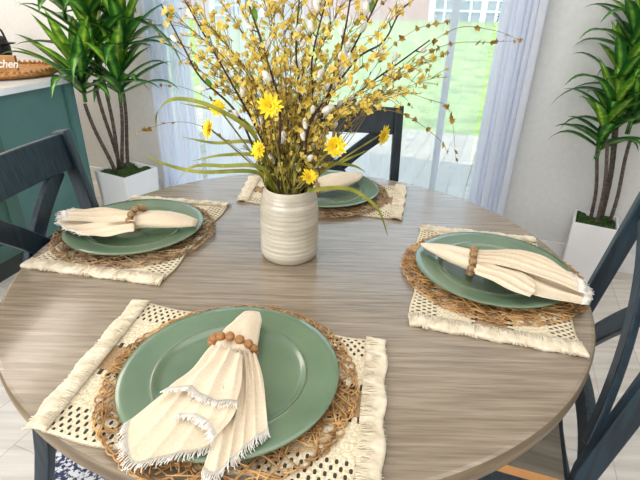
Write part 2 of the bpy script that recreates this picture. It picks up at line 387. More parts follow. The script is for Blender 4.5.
    def build(s, name, m, parent=None, smooth=True, local=False, loc=None):
        off = Vector((0, 0, 0))
        if parent is not None and not local: off = Vector(parent['_w'])
        if loc is not None: off = Vector(loc)
        me = bpy.data.meshes.new(name); me.from_pydata([tuple(p-off) for p in s.v], [], s.f)
        if s.uv:
            ul = me.uv_layers.new(name='UVMap')
            for i, uvs in s.uv.items():
                for li, q in zip(me.polygons[i].loop_indices, uvs): ul.data[li].uv = q
        me.materials.append(m if not isinstance(m, str) else MT[m])
        me.validate()
        for p in me.polygons: p.use_smooth = smooth
        o = bpy.data.objects.new(name, me); COL.objects.link(o)
        if parent is not None: o.parent = parent
        if loc is not None: o.location = loc
        return o
def bevel(o, w_=.003, seg=2):
    b = o.modifiers.new('bevel', 'BEVEL'); b.width = w_; b.segments = seg; b.limit_method = 'ANGLE'
    for p in o.data.polygons: p.use_smooth = True
    wn = o.modifiers.new('wn', 'WEIGHTED_NORMAL'); wn.keep_sharp = True
    return o
def tag(o, label, cat, group=None):
    o['label'] = label; o['category'] = cat
    if group: o['group'] = group
    return o
def thing(name, loc, label, cat, group=None, rz=0):
    o = bpy.data.objects.new(name, None); COL.objects.link(o); o.location = loc; o.rotation_euler = (0, 0, rz)
    o.empty_display_size = .05
    o['_w'] = tuple(loc); return tag(o, label, cat, group)
def struct(name, mb, m, smooth=False):
    o = mb.build(name, m, smooth=smooth); o['kind'] = 'structure'; return o
def copy_tree(o, parent=None):
    c = o.copy(); COL.objects.link(c)
    if parent is not None: c.parent = parent
    for ch in list(o.children): copy_tree(ch, c)
    return c
def bez(p, n):                              # de Casteljau over control points
    out = []
    for i in range(n+1):
        t = i/n; q = [Vector(a) for a in p]
        while len(q) > 1: q = [q[j].lerp(q[j+1], t) for j in range(len(q)-1)]
        out.append(q[0])
    return out
def spline(p, n):                           # Catmull-Rom through the points
    p = [Vector(a) for a in p]; P = [p[0]*2-p[1]] + p + [p[-1]*2-p[-2]]; out = []
    for i in range(1, len(P)-2):
        for k in range(n):
            t = k/n; a, b, c, d = P[i-1:i+3]
            out.append(.5*((2*b)+(c-a)*t+(2*a-5*b+4*c-d)*t*t+(-a+3*b-3*c+d)*t**3))
    out.append(p[-1]); return out
def along(pl, t):
    L = [0]
    for a, b in zip(pl, pl[1:]): L.append(L[-1]+(b-a).length)
    d = t*L[-1]
    for i in range(len(pl)-1):
        if d <= L[i+1] or i == len(pl)-2:
            return pl[i].lerp(pl[i+1], (d-L[i])/max(1e-9, L[i+1]-L[i]))

# ------------------------------------------------------------------ setting
def wpoly(s0, s1, d0, d1): return [wp(s0, d0), wp(s1, d0), wp(s1, d1), wp(s0, d1)]
SL, SR, DB = -4.2, 2.6, -4.9               # room extents in wall coordinates
struct('floor', MB().prism(wpoly(SL, SR, DB, 0.0), -.05, 0), 'floor')
struct('ceiling', MB().prism(wpoly(SL-.1, SR+.1, DB-.1, .45), 2.62, 2.72), 'ceil')
OL, OR, OH = -1.22, 1.02, 2.1
wl = MB(); wl.prism(wpoly(SL, OL, 0, .12), 0, 2.62); wl.prism(wpoly(OR, SR, 0, .12), 0, 2.62); wl.prism(wpoly(OL, OR, 0, .12), OH, 2.62)
struct('wall_window', wl, 'wall')
struct('wall_left', MB().prism(wpoly(SL-.12, SL, DB, .12), 0, 2.62), 'wall_warm_lit')
struct('wall_right', MB().prism(wpoly(SR, SR+.12, DB, .12), 0, 2.62), 'wall')
struct('wall_back', MB().prism(wpoly(SL-.12, SR+.12, DB-.12, DB), 0, 2.62), 'wall')
wfm = MB()
for s0, s1, z0, z1 in ((-2.1, .9, .66, .74), (-2.1, .9, 2.26, 2.34), (-2.1, -2.02, .74, 2.26), (.82, .9, .74, 2.26)):
    wfm.prism(wpoly(s0, s1, DB, DB+.05), z0, z1)
struct('fill_light_frame', wfm, 'white_trim')  # added unseen frame dressing the rear fill light, no opening behind it
struct('baseboard_window', MB().prism(wpoly(OR+.06, SR, -.014, 0), 0, .11), 'white_trim')
struct('baseboard_kitchen', MB().prism(wpoly(SL, OL-.06, -.014, 0), 0, .11), 'white_trim')
# sliding door
dr = MB()
for s0, s1 in ((OL, OL+.06), (OR-.06, OR), (.675, .708), (-.29, -.25)): dr.prism(wpoly(s0, s1, .03, .09), 0, OH)
dr.prism(wpoly(OL, OR, .03, .09), 0, .06); dr.prism(wpoly(OL, OR, .03, .09), OH-.07, OH)
dobj = struct('door_1', dr, 'frame')
gl = MB().prism(wpoly(OL+.05, OR-.05, .058, .062), .05, OH-.06).build('door_glass', 'glass', smooth=False); gl.parent = dobj
cas = MB(); cas.prism(wpoly(OR, OR+.065, -.016, 0), 0, OH+.06)
struct('trim_1', cas, 'white_trim')
struct('deck', MB().prism(wpoly(-7, 7, .12, 3.06), -.2, -.05), 'deck')
# lawn rising gently away from the deck
def lawnP(u, v):
    s = -30+60*u; d = 2.9+30*v
    z = -.14 + min(max((d-3.2)/14, 0), 1)*1.0
    q = wp(s, d); return (q.x, q.y, z)
struct('lawn', MB().slab(lawnP, 8, 40, .1), 'lawn', True)
# far brick house
hb = aty(350, 16, 20.0); hc = aty(440, 17, 19.5)
hd = (hc-hb); hd.z = 0; hd.normalize(); hn = Vector((-hd.y, hd.x, 0))
HZ = .80
def hp(a, d, z): q = hb+hd*a+hn*d; return Vector((q.x, q.y, z))
house = thing('brick_house', tuple(hp(0, 0, HZ)), 'red brick house with white-framed windows beyond the lawn, seen through the sliding door', 'house')
hm = MB(); hm.prism([hp(-9, 0, 0), hp(9, 0, 0), hp(9, 5, 0), hp(-9, 5, 0)], HZ-.4, HZ+3.2); hm.build('wall', 'brick', house, smooth=False)
rf = MB(); n = 0
rf.v += [hp(-9.5, -.5, HZ+3.2), hp(9.5, -.5, HZ+3.2), hp(9.5, 5.5, HZ+3.2), hp(-9.5, 5.5, HZ+3.2), hp(-9.5, 2.5, HZ+5), hp(9.5, 2.5, HZ+5)]
rf.f += [(0, 1, 5, 4), (2, 3, 4, 5), (0, 4, 3), (1, 2, 5), (0, 3, 2, 1)]
rf.build('roof', MT['kick'], house, smooth=False)
for a0, a1 in ((3.05, 6.3), (-5.5, -3.5)):
    ff = MB(); R_ = Matrix(((hd.x, hn.x, 0), (hd.y, hn.y, 0), (0, 0, 1)))
    z0, z1 = HZ+.02, HZ+1.9; 
    nb = int((a1-a0)/.42)
    for i in range(nb+1): ff.box(hp(a0+(a1-a0)*i/nb, -.03, (z0+z1)/2), (.07 if i % 4 else .2, .08, z1-z0), R_)
    for i in range(6): ff.box(hp((a0+a1)/2, -.03, z0+(z1-z0)*i/5), (a1-a0, .08, .06), R_)
    wf = ff.build('window', 'white_trim', house, smooth=False)
    pm = MB().box(hp((a0+a1)/2, -.012, (z0+z1)/2), (a1-a0, .02, z1-z0), R_)
    pn = pm.build('pane', 'glass_dark', smooth=False, loc=tuple(house['_w'])); pn.location = (0, 0, 0); pn.parent = wf

# ------------------------------------------------------------------ curtains
def curtain(name, s0, s1, label, m, gather0, gather1, amp, nf, flip=1):
    o = thing(name, tuple(wp((s0+s1)/2, -.09, .02)), label, 'curtain', 'sheer curtains')
    mb = MB(); NU = 420; NV = 10
    L = s1-s0
    for j in range(NV+1):
        z = .02 + (2.3)*j/NV
        for i in range(NU+1):
            u = i/NU
            # density: folds crowd at the gathered end
            k = u**gather0 if gather0 else u
            k = 1-(1-u)**gather1 if gather1 else k
            ph = 2*PI*nf*u
            sp = L*k
            a = amp*(1+.35*math.sin(ph*.37+1.3))
            d = a*math.sin(ph+.25*math.sin(3*z+u*5))
            over = .55*a*math.sin(2*ph+.3)
            q = wp(s0+sp+over, -.10+d+.012*math.sin(2.2*z+u*9), z)
            mb.v.append(q)
    for j in range(NV):
        for i in range(NU):
            a = j*(NU+1)+i; mb.f.append((a, a+1, a+NU+2, a+NU+1))
    mb.build('panel', m, o)
    MB().tube([wp(s0-.03, -.10, 2.33), wp(s1+.03, -.10, 2.33)], .012, 10).build('rod', 'white_trim', o)
    return o
curtain('sheer_curtain', .92, 1.10, 'gathered white sheer curtain at the right end of the sliding door', 'sheer_dense', 0, 0, .028, 6)
curtain('sheer_curtain', -.02, .89, 'nearly flat see-through white sheer with few folds over the lawn view', 'sheer', 0, 0, .009, 7)
curtain('sheer_curtain', -.80, -.05, 'loosely hung white sheer curtain behind the flower bouquet', 'sheer_dense', 0, 0, .016, 8)
curtain('sheer_curtain', -1.17, -.83, 'bunched white sheer curtain at the left end, beside the left potted plant', 'sheer_dense', 0, 0, .028, 8)

# ------------------------------------------------------------------ rug
rp = [(-.84, 1.75), (-.80, .15), (.70, .10), (.66, 1.75)]
rg = MB().prism(rp[::-1] if False else [(-.80, .10), (.62, .10), (.66, 1.75), (-.84, 1.75)], 0, .008).build('area_rug', 'rug', smooth=False)
tag(rg, 'blue and white patterned rug on the pale floor under the table', 'rug')

# ------------------------------------------------------------------ dining table
TC = Vector((-.041, .964, 0)); TZ = .76; TR_ = .61
table = thing('dining_table', (TC.x, TC.y, 0), 'round dining table with weathered grey-brown wood top', 'table')
prof = [(0, -.036), (TR_-.012, -.036), (TR_-.002, -.030), (TR_, -.022), (TR_, -.006), (TR_-.003, -.001), (TR_-.008, 0), (0, 0)]
prof = [(max(r, .0005), z) for r, z in prof]
top = MB().lathe([(r, z) for r, z in prof if True], 160, (0, 0, TZ)); tb = top.build('tabletop', 'table', table, local=True)
tb.data.materials.append(MT['edge'])
for p in tb.data.polygons:
    if abs(p.normal.z) < .6 or p.normal.z < -.5: p.material_index = 1
    p.use_smooth = abs(p.normal.z) < .9
ap = MB().lathe([(.40, .66), (.42, .66), (.42, TZ-.037), (.40, TZ-.037)], 64); ap.build('apron', 'dark_wood', table, local=True)
pd = MB().lathe([(.001, .08), (.11, .08), (.10, .14), (.07, .22), (.085, .36), (.06, .5), (.09, .6), (.16, .655), (.001, .655)], 32); pd.build('pedestal', 'dark_wood', table, local=True)
for k in range(4):
    a = PI/4+k*PI/2; c, s_ = math.cos(a), math.sin(a)
    MB().bar([(c*.06, s_*.06, .16), (c*.2, s_*.2, .12), (c*.34, s_*.34, .04), (c*.38, s_*.38, .034)], .06, .05, (-s_, c, 0)).build('foot', 'dark_wood', table, local=True, smooth=False)

# ------------------------------------------------------------------ chairs
def make_chair(label, loc, rz, m='navy'):
    """origin between the rear feet at seat line; front = +y, back plane leans to -y"""
    t = thing('dining_chair', loc, label, 'chair', 'cross-back dining chairs', rz)
    hw = .21
    def backy(z): return -.015 - .172*max(0, z-.46) - .06*max(0, .46-z)**1.2
    def bow(x): return -.028*(1-(x/hw)**2)
    for sx in (-1, 1):
        pts = [(sx*hw, backy(z)-(.10*((.46-z)/.46)**1.6 if z < .46 else 0), z) for z in (0.0, .1, .2, .3, .4, .5, .6, .7, .8, .9, .975)]
        bevel(MB().bar(pts, .030, .038, (1, 0, 0)).build('back_post', m, t, local=True), .004)
        bevel(MB().bar([(sx*.195, .40, 0), (sx*.2, .405, .43)], .036, .036, (1, 0, 0)).build('leg', m, t, local=True), .004)
    # seat
    def seatP(u, v):
        x = (-.225+.45*u)*(1-.06*(1-v)); y = 0.005+.445*v
        return (x, y, .462-.006*math.sin(PI*u)*math.sin(PI*v))
    st = MB().slab(seatP, 10, 10, .024).build('seat', 'seat', t, local=True)
    st.data.materials.append(MT['seat_edge'])
    for p in st.data.polygons:
        if abs(p.normal.z) < .6: p.material_index = 1
        p.use_smooth = False
    fr = MB()
    for sx in (-1, 1): fr.box((sx*.195, .21, .405), (.02, .36, .06))
    fr.box((0, .40, .405), (.36, .02, .06)); fr.box((0, .0, .405), (.38, .02, .06))
    fr.build('seat_frame', 'navy_dark' if m == 'navy' else m, t, local=True, smooth=False)
    # top rail, bowed
    xs = [(-hw+.012)+(2*hw-.024)*i/12 for i in range(13)]
    def railm(zc, h):
        return MB().bar([(x, backy(zc)+bow(x)*.7, zc) for x in xs], h, .022, (0, -.172, 1))
    bevel(railm(.923, .092).build('top_rail', m, t, local=True), .004)
    bevel(railm(.505, .05).build('lower_rail', m, t, local=True), .004)
    # crossed slats, curved in the plane of the back
    for sx in (-1, 1):
        pts = []
        for i in range(15):
            v = i/14
            x = sx*(.165-.33*v) ; z = .885-.36*v
            x += -sx*.028*math.sin(PI*v)
            z += .012*math.sin(PI*v)
            x = max(-hw, min(hw, x))
            pts.append((x, backy(z)+bow(x)*.7+sx*.009, z))
        bevel(MB().bar(pts, .048, .016, (1, 0, -.9*sx)).build('cross_slat', m, t, local=True), .003)
    return t
make_chair('navy cross-back chair at the left of the table, in front of the teal island', (-.594, .99, 0), -PI/2-.09)
make_chair('navy cross-back chair with grey wood seat at the right of the table', (.564, .812, 0), math.radians(70.3))
make_chair('dark navy cross-back chair on the far side of the table by the sliding door', (.05, 1.565, 0), PI-.02, 'navy_dark')

# ------------------------------------------------------------------ kitchen island
d_ = Vector((.24, .97, 0)).normalized(); e_ = Vector((-d_.y, d_.x, 0))
C0 = Vector((-1.375, 2.70, 0))
def ip(a, b): return C0 - d_*a + e_*b       # a back along the face, b away from us
isl = thing('kitchen_island', (C0.x, C0.y, 0), 'teal kitchen island cabinet with white stone top behind the left chair', 'kitchen island')
IL, IW = 2.3, 1.05
def ipoly(a0, a1, b0, b1): return [ip(a0, b0), ip(a0, b1), ip(a1, b1), ip(a1, b0)][::-1]
MB().prism(ipoly(.01, IL, .03, IW), .10, .87).build('body', 'teal', isl, smooth=False)
MB().prism(ipoly(.03, IL, .045, IW-.05), 0, .10).build('kick_board', 'kick', isl, smooth=False)
MB().prism(ipoly(-.02, IL, .0, IW+.03), .87, .90).build('worktop', 'counter', isl, smooth=False)
MB().prism(ipoly(.01, .06, .01, .03), .10, .87).build('corner_post', 'teal', isl, smooth=False)
_dr = ray(13, 175); _k = ((C0-e_*0).dot(e_))/_dr.dot(e_); _sa = (C0-_dr*_k).dot(d_)
for a0, a1 in ((_sa, _sa+.5), (_sa+.52, _sa+1.02)):
    dm = MB()
    for q in ((a0, a0+.07), (a1-.07, a1)): dm.prism(ipoly(q[0], q[1], .008, .03), .12, .86)
    dm.prism(ipoly(a0, a1, .008, .03), .12, .19); dm.prism(ipoly(a0, a1, .008, .03), .79, .86); dm.prism(ipoly(a0, a1, .02, .03), .12, .86)
    dd = dm.build('door', 'teal_dark', isl, smooth=False)
# things on the island
tcn = at(2, 73, .905); tray = thing('rattan_tray', tuple(tcn), 'round golden woven rattan tray on the white island top', 'tray')
tr_ = MB(); TRR = .30
tr_.lathe([(.001, 0), (TRR-.02, 0), (TRR, .012), (TRR+.004, .02), (TRR-.006, .026), (TRR-.03, .012), (.001, .010)], 48, tcn)
tr_.build('base', 'rattan', tray)
rr = MB()
for k in range(60):
    a = 2*PI*k/60; rr.tube([tcn+Vector(((TRR-.012)*math.cos(a+b), (TRR-.012)*math.sin(a+b), .022+.012*c)) for b, c in ((-.06, -1), (0, 1), (.06, -1))], .008, 5)
rr.build('woven_rim', 'rattan', tray)
# sign
sg = aty(2, 69, tcn.y-.06); sz = tcn.z+.012
sb = thing('kitchen_sign', (sg.x, sg.y, sz), 'small tan wood block sign with white script word standing on the tray', 'sign')
MB().box((sg.x-.02, sg.y+.012, sz+.0425), (.20, .018, .085)).build('board', 'board', sb, smooth=False)
cu = bpy.data.curves.new('lettering', 'FONT'); cu.body = 'Kitchen'; cu.size = .058; cu.shear = .35; cu.extrude = .002; cu.align_x = 'CENTER'; cu.offset = .0012
tx = bpy.data.objects.new('lettering_src', cu); COL.objects.link(tx)
bpy.context.view_layer.update()
me = bpy.data.meshes.new_from_object(tx.evaluated_get(bpy.context.evaluated_depsgraph_get())); me.materials.clear(); me.materials.append(MT['letter'])
bpy.data.objects.remove(tx)
lt = bpy.data.objects.new('lettering', me); COL.objects.link(lt); lt.parent = sb; lt.location = (0, 0.0, .025); lt.rotation_euler = (PI/2, 0, 0)
# black kettle
kb = at(3, 58, .917); kt = thing('black_kettle', (kb.x, kb.y, .917), 'black kettle with a wide brim at the left edge, standing on the tray', 'kettle')
MB().lathe([(.001, 0), (.05, 0), (.06, .02), (.062, .07), (.05, .11), (.03, .135), (.001, .14)], 32, (kb.x, kb.y, .917)).build('body', 'black', kt)
MB().lathe([(.001, .085), (.092, .088), (.095, .094), (.001, .098)], 32, (kb.x, kb.y, .917)).build('brim', 'black', kt)
MB().tube(spline([(kb.x-.05, kb.y, 1.02), (kb.x-.02, kb.y, 1.10), (kb.x+.03, kb.y, 1.09), (kb.x+.05, kb.y, 1.03)], 5), .007, 8).build('handle', 'black', kt)

# ------------------------------------------------------------------ potted dracaenas
def plant(label, corner, side, trunks, rosettes, hgt=.33, leafseed=3):
    rnd = random.Random(leafseed)
    # corner = top-left front corner, planter aligned with the window wall
    pa = math.radians(-28); T2 = Vector((math.cos(pa), math.sin(pa), 0)); N2 = Vector((-math.sin(pa), math.cos(pa), 0))
    c = corner + T2*side/2 + N2*side/2
    o = thing('potted_dracaena', (c.x, c.y, 0), label, 'plant', 'potted dracaenas in white planters')
    mb = MB(); th = .012
    def ring(hs, z): return [c+T2*a*hs+N2*b*hs+Vector((0, 0, z-c.z)) for a, b in ((-1, -1), (1, -1), (1, 1), (-1, 1))]
    h0, h1 = side/2*.90, side/2
    rings = [ring(h0, 0), ring(h1, hgt), ring(h1-th, hgt), ring(h0-th+.004, .03)]
    for r in rings: mb.v += r
    mb.f.append((3, 2, 1, 0)); mb.f.append((12, 13, 14, 15))
    for k in range(3):
        for j in range(4): mb.f.append((4*k+j, 4*k+(j+1) % 4, 4*k+4+(j+1) % 4, 4*k+4+j))
    bevel(mb.build('planter', 'planter', o, smooth=False), .003)
    def mossP(u, v):
        q = c+T2*(u-.5)*(side-2*th-.004)*.985+N2*(v-.5)*(side-2*th-.004)*.985
        return (q.x, q.y, hgt-.016+.012*math.sin(u*9+1)*math.sin(v*8)+rnd.uniform(-.004, .005))
    MB().slab(mossP, 26, 26, .02).build('moss', 'moss', o)
    for (bx, by, tx_, ty_, dy) in trunks:
        b0 = at(bx, by, hgt-.02); b0.x = max(c.x-.075, min(c.x+.075, b0.x)); b0.y = max(c.y-.07, min(c.y+.07, b0.y+dy*.3))
        t0 = aty(tx_, ty_, c.y+dy*1.2)
        mb = MB(); n_ = 22; pts = []; rs = []
        for i in range(n_+1):
            t = i/n_; p = b0.lerp(t0, t); p.x += .008*math.sin(t*5+bx); pts.append(p); rs.append((.0115-.002*t)*(1 if side > .24 else .78)*(1+.10*(i % 2)))
        mb.tube(pts, rs, 8); mb.build('trunk', 'bark', o)
    for (rx, ry, dy, n_, ln, el) in rosettes:
        q = aty(rx, ry, c.y+dy); mb = MB(); my = MB(); wl_ = .0215 if side > .24 else .017
        mb.tube([q-Vector((0, 0, .10)), q+Vector((0, 0, .10))], [.012, .006], 6)
        for i in range(n_):
            a = i*2.399+rnd.uniform(-.3, .3); f = i/n_
            e = math.radians(8+el*f+rnd.uniform(-12, 12)); L = ln*rnd.uniform(.8, 1.1)*(1-.25*f)
            h = Vector((math.cos(a), math.sin(a), 0)); s0 = q+Vector((0, 0, -.06+.14*f))
            droop = rnd.uniform(.22, .58)*(1-.6*f)
            pts = []; ws = []
            for k in range(9):
                t = k/8
                pts.append(s0+h*L*t*math.cos(e)*(1-.12*t*t)+Vector((0, 0, L*(math.sin(e)*t+.18*t-droop*t*t*t))))
                ws.append(wl_*(.35+1.3*math.sin(PI*min(1, .08+t*.9))**.7)*(1-t**4)+.0004)
            for p in pts:
                dd = (p-W0).dot(N)
                if dd > -.03: p -= N*(dd+.03)
            (mb if f < .62 else my).blade(pts, ws, fold=.35)
        mb.build('foliage', 'leaf', o); my.build('young_foliage', 'leaf_young', o)
    return o
cl = Vector((-1.41, 2.78, .33)); # left planter
plant('leafy dracaena in a square white planter behind the left chair beside the teal island', cl, .265,
      [(108, 171, 85, 104, -.06), (114, 168, 95, 80, .03), (119, 165, 101, 60, 0), (124, 168, 119, 88, -.02), (130, 168, 122, 85, .06)],
      [(82, 84, -.06, 21, .52, 50), (94, 48, .05, 22, .56, 55), (88, 12, 0, 20, .58, 60), (119, 84, -.03, 21, .44, 60), (124, 40, .06, 20, .46, 62), (62, 0, .0, 18, .50, 60), (112, -25, .03, 18, .5, 65)], leafseed=5)
cr_ = at(573, 222, .33)
plant('leafy dracaena in a square white planter against the wall at the right', cr_, .205,
      [(590, 219, 599, 148, -.04), (596, 222, 609, 140, -.07), (602, 219, 615, 125, .0), (609, 216, 621, 110, .05), (616, 222, 632, 140, -.03)],
      [(602, 138, -.04, 18, .27, 40), (612, 116, -.03, 20, .30, 55), (618, 84, .03, 20, .33, 55), (634, 112, -.03, 20, .27, 60), (640, 80, .03, 22, .30, 65), (634, 40, 0, 22, .32, 65), (650, 10, 0, 22, .3, 65)], leafseed=11)

# ------------------------------------------------------------------ placemats, vine chargers, plates
def quad(px): return [Vector(p) for p in px]
MATS = {
 'front': ([(-.390, .446), (.080, .350), (.119, .645), (-.355, .749)], 'twig'),
 'right': ([(.453, .621), (.540, 1.075), (.263, 1.134), (.166, .698)], 'twig'),
 'left': ([(-.323, .812), (-.261, 1.253), (-.545, 1.29), (-.638, .87)], 'twig_pale'),
 'far': ([(-.245, 1.278), (.221, 1.170), (.275, 1.430), (-.24, 1.483)], 'twig_pale'),
}
MLAB = {'front': 'nearest the viewer', 'right': 'at the table right', 'left': 'at the table left', 'far': 'behind the vase'}
def placemat(key, rnd):
    q, _ = MATS[key]; q = [Vector((a, b, 0)) for a, b in q]
    c = (q[0]+q[1]+q[2]+q[3])/4
    o = thing('placemat', (c.x, c.y, TZ), 'cream woven placemat with lattice bands and fringed ends, '+MLAB[key], 'placemat', 'woven placemats')
    ph = rnd.uniform(0, 6)
    def B(u, v, h=.0045):
        p = (q[0].lerp(q[1], u)).lerp(q[3].lerp(q[2], u), v)
        edge = min(v, 1-v)*20
        sidev = (q[3]-q[0]).normalized()
        p = p+sidev*.003*math.sin(u*19+ph)*(1 if edge < 1 else 0)
        return Vector((p.x, p.y, TZ+h+.0008*math.sin(u*14+ph)*math.sin(v*9)))
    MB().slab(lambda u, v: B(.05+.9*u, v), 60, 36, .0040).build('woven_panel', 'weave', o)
    for e, sg_ in ((0, -1), (1, 1)):
        mb = MB(); n_ = 190
        U = (q[1]-q[0]).normalized(); V = (q[3]-q[0]).normalized()
        mb.slab(lambda u, v: (lambda p: Vector((p.x, p.y, TZ+.0075+.002*math.sin(PI*u)+.0008*math.sin(v*50+ph)+.0006*math.sin(v*131))))(B((.072*u if e == 0 else 1-.072*u) if False else (u*.068 if e == 0 else .932+.068*u), v)+U*.0025*math.sin(v*23+ph+e)*(1-u if e == 0 else u)), 8, 90, .0065)
        for i in range(n_):
            v = (i+.5)/n_+rnd.uniform(-.003, .003)
            a = B(.073 if e == 0 else .927, v); L = .034+rnd.uniform(-.004, .003)+.002*math.sin(v*23+ph)
            a.z = TZ+.0085; sw = rnd.uniform(-.006, .006); pts = []
            for k in range(5):
                t = k/4
                pts.append(a+U*sg_*L*t+V*(sw*t+.003*math.sin(t*4+i*.37+ph))+Vector((0, 0, .0022*math.sin(PI*t)+(-.0045*t*t)+rnd.uniform(0, .0005))))
            mb.tube(pts, .0009, 4)
        mb.build('fringe', 'cream_thread', o)
    return o, c
CH = {'front': (-.1296, .5468), 'right': (.374, .891), 'left': (-.458, 1.055), 'far': (.0115, 1.354)}
def vine_mb(rnd):
    mb = MB(); Z = 0
    for i in range(460):
        a = rnd.uniform(0, 2*PI); r0 = rnd.uniform(.135, .2); r1 = rnd.uniform(.125, .203); da = rnd.choice((-1, 1))*rnd.uniform(.08, .34)
        p0 = Vector((r0*math.cos(a), r0*math.sin(a), rnd.uniform(.0015, .007))); p1 = Vector((r1*math.cos(a+da), r1*math.sin(a+da), rnd.uniform(.0015, .007)))
        md = (p0+p1)/2; md += Vector((md.x, md.y, 0)).normalized()*rnd.uniform(-.012, .014); md.z += .001
        mb.tube(bez([p0, md, p1], 4), rnd.uniform(.0008, .0015), 5)
    for i in range(70):                     # loops at the border
        a = 2*PI*i/70; w_ = .07; R0 = .190; R1 = .203+rnd.uniform(-.004, .004)
        mb.tube(bez([(R0*math.cos(a-w_), R0*math.sin(a-w_), .003), (R1*math.cos(a-w_*.4), R1*math.sin(a-w_*.4), .005), (R1*math.cos(a+w_*.4), R1*math.sin(a+w_*.4), .004), (R0*math.cos(a+w_), R0*math.sin(a+w_), .003)], 5), .0014, 5)
    for r in (.02, .04, .06, .08, .10, .12):
        pts = [(r*math.cos(2*PI*k/28), r*math.sin(2*PI*k/28), .003) for k in range(29)]
        mb.tube(pts, .0022, 5)
    return mb
PLATE_PROF = [(.001, .0), (.088, 0), (.092, .002), (.104, .0035), (.118, .0085), (.150, .0125), (.1620, .0150), (.1632, .0170), (.1620, .0182), (.150, .0160), (.122, .0120), (.1165, .0114), (.1140, .0128), (.1115, .0122), (.108, .0085), (.100, .0066), (.05, .0058), (.001, .0056)]
def rimline(r, z, rad): 
    mb = MB(); pts = [(r*math.cos(2*PI*k/96), r*math.sin(2*PI*k/96), z) for k in range(97)]
    return mb.tube(pts, rad, 5)
plate0 = None; vines = {}
for key in ('front', 'right', 'left', 'far'):
    rnd = random.Random(hash_ := {'front': 1, 'right': 2, 'left': 3, 'far': 4}[key])
    placemat(key, rnd)
    x, y = CH[key]; m = MATS[key][1]
    vo = vine_mb(rnd).build('vine_charger', m, loc=None); vo.location = (x, y, TZ+.0042)
    vo.scale = (.965, .965, 1); tag(vo, 'round woven brown vine mat under the green plate '+MLAB[key], 'charger mat', 'round woven vine mats')
    lab = 'sage green rimmed dinner plate with folded napkin, '+MLAB[key]
    if plate0 is None:
        plate0 = thing('dinner_plate', (0, 0, 0), lab, 'plate', 'sage green plates')
        MB().lathe(PLATE_PROF, 96).build('body', 'plate', plate0, local=True)
        rimline(.1628, .0168, .0010).build('rim_line', 'rim_line', plate0, local=True)
        rimline(.1143, .0122, .0010).build('well_line', 'rim_line', plate0, local=True)
        o = plate0
    else:
        o = copy_tree(plate0); o['label'] = lab
    o.location = (x, y, TZ+.0085); o.rotation_euler = (0, 0, hash_*1.3)

# ------------------------------------------------------------------ napkins
def poly3(pts, zz, n_=6):
    k = len(pts)-1
    zs = zz if isinstance(zz, (list, tuple)) else [zz]*(k+1)
    if len(zs) == 2 and k+1 != 2: zs = [zs[0]+(zs[1]-zs[0])*i/k for i in range(k+1)]
    return spline([at(x, y, z) for (x, y), z in zip(pts, zs)], n_)
def panel(mbn, mbf, top, left, hem, right, z0, z1, pleat=.003, npl=2, nu=56, nv=26, ph=0, fringe=.011, rnd=random, wave=0):
    Tp = poly3(top, z0); Lf = poly3(left, (z0, z1)); Hm = poly3(hem, z1); Rt = poly3(right, (z0, z1))
    P00, P10, P01, P11 = Tp[0], Tp[-1], Hm[0], Hm[-1]
    def P(u, v):
        a = along(Tp, u).lerp(along(Hm, u), v) + along(Lf, v).lerp(along(Rt, v), u) - (P00*(1-u)*(1-v)+P10*u*(1-v)+P01*(1-u)*v+P11*u*v)
        w_ = math.sin(u*PI*2*npl*1.6+ph+.6*math.sin(v*3+ph)); w2 = math.sin(u*PI*2*npl*3.7+ph*2+v)
        a.z += pleat*(1-2*abs(w_)**.8)*(1-.45*v)*min(1, 3*u+.2, 3*(1-u)+.2) + pleat*.35*w2*(1-.7*v) + .6*pleat*math.sin(PI*u)
        a.z += .0015*math.sin(v*9+u*5+ph)
        return a
    mbn.slab(P, nu, nv, .0013)
    if fringe:
        n_ = 84
        for i in range(n_+1):
            u = i/n_; a = P(u, 1); d = (P(u, 1)-P(u, .93)); d.z = 0; d = d.normalized() if d.length > 1e-6 else Vector((0, -1, 0))
            sd = Vector((-d.y, d.x, 0)); L = fringe*rnd.uniform(.7, 1.25); s_ = rnd.uniform(-.5, .5)
            p = [a-d*.003+Vector((0, 0, .0004)), a+d*L*.5+sd*L*.2*s_+Vector((0, 0, .001)), a+d*L+sd*L*s_+Vector((0, 0, -.0012))]
            mbf.tube(p, .0007, 3)
def lobe(mb, cpx, hws, hts, groove=.42, seg=36):
    C = spline([at(x, y, z) for x, y, z in cpx], 6); n_ = len(C); n0 = len(mb.v)
    def ip_(arr, t):
        k = t*(len(arr)-1); i = min(int(k), len(arr)-2); return arr[i]+(arr[i+1]-arr[i])*(k-i)
    for i, c in enumerate(C):
        t = (C[min(i+1, n_-1)]-C[max(i-1, 0)]); t.z = 0; t.normalize(); s_ = Vector((-t.y, t.x, 0)); f = i/(n_-1)
        hw, ht = ip_(hws, f), ip_(hts, f)
        for j in range(seg):
            a = 2*PI*j/seg
            g = 1-groove*math.exp(-((math.cos(a)-.15)/.22)**2)*(math.sin(a) > 0)*(1-.5*f)
            g *= 1+.10*math.sin(4*a+f*2.5)+.05*math.sin(9*a+f)
            mb.v.append(c+s_*hw*math.cos(a)+Vector((0, 0, ht*math.sin(a)*g)))
    for i in range(n_-1):
        for j in range(seg):
            a = n0+i*seg+j; b = n0+i*seg+(j+1) % seg; mb.f.append((a, b, b+seg, a+seg))
    mb.f.append(tuple(n0+j for j in reversed(range(seg)))); mb.f.append(tuple(n0+(n_-1)*seg+j for j in range(seg)))
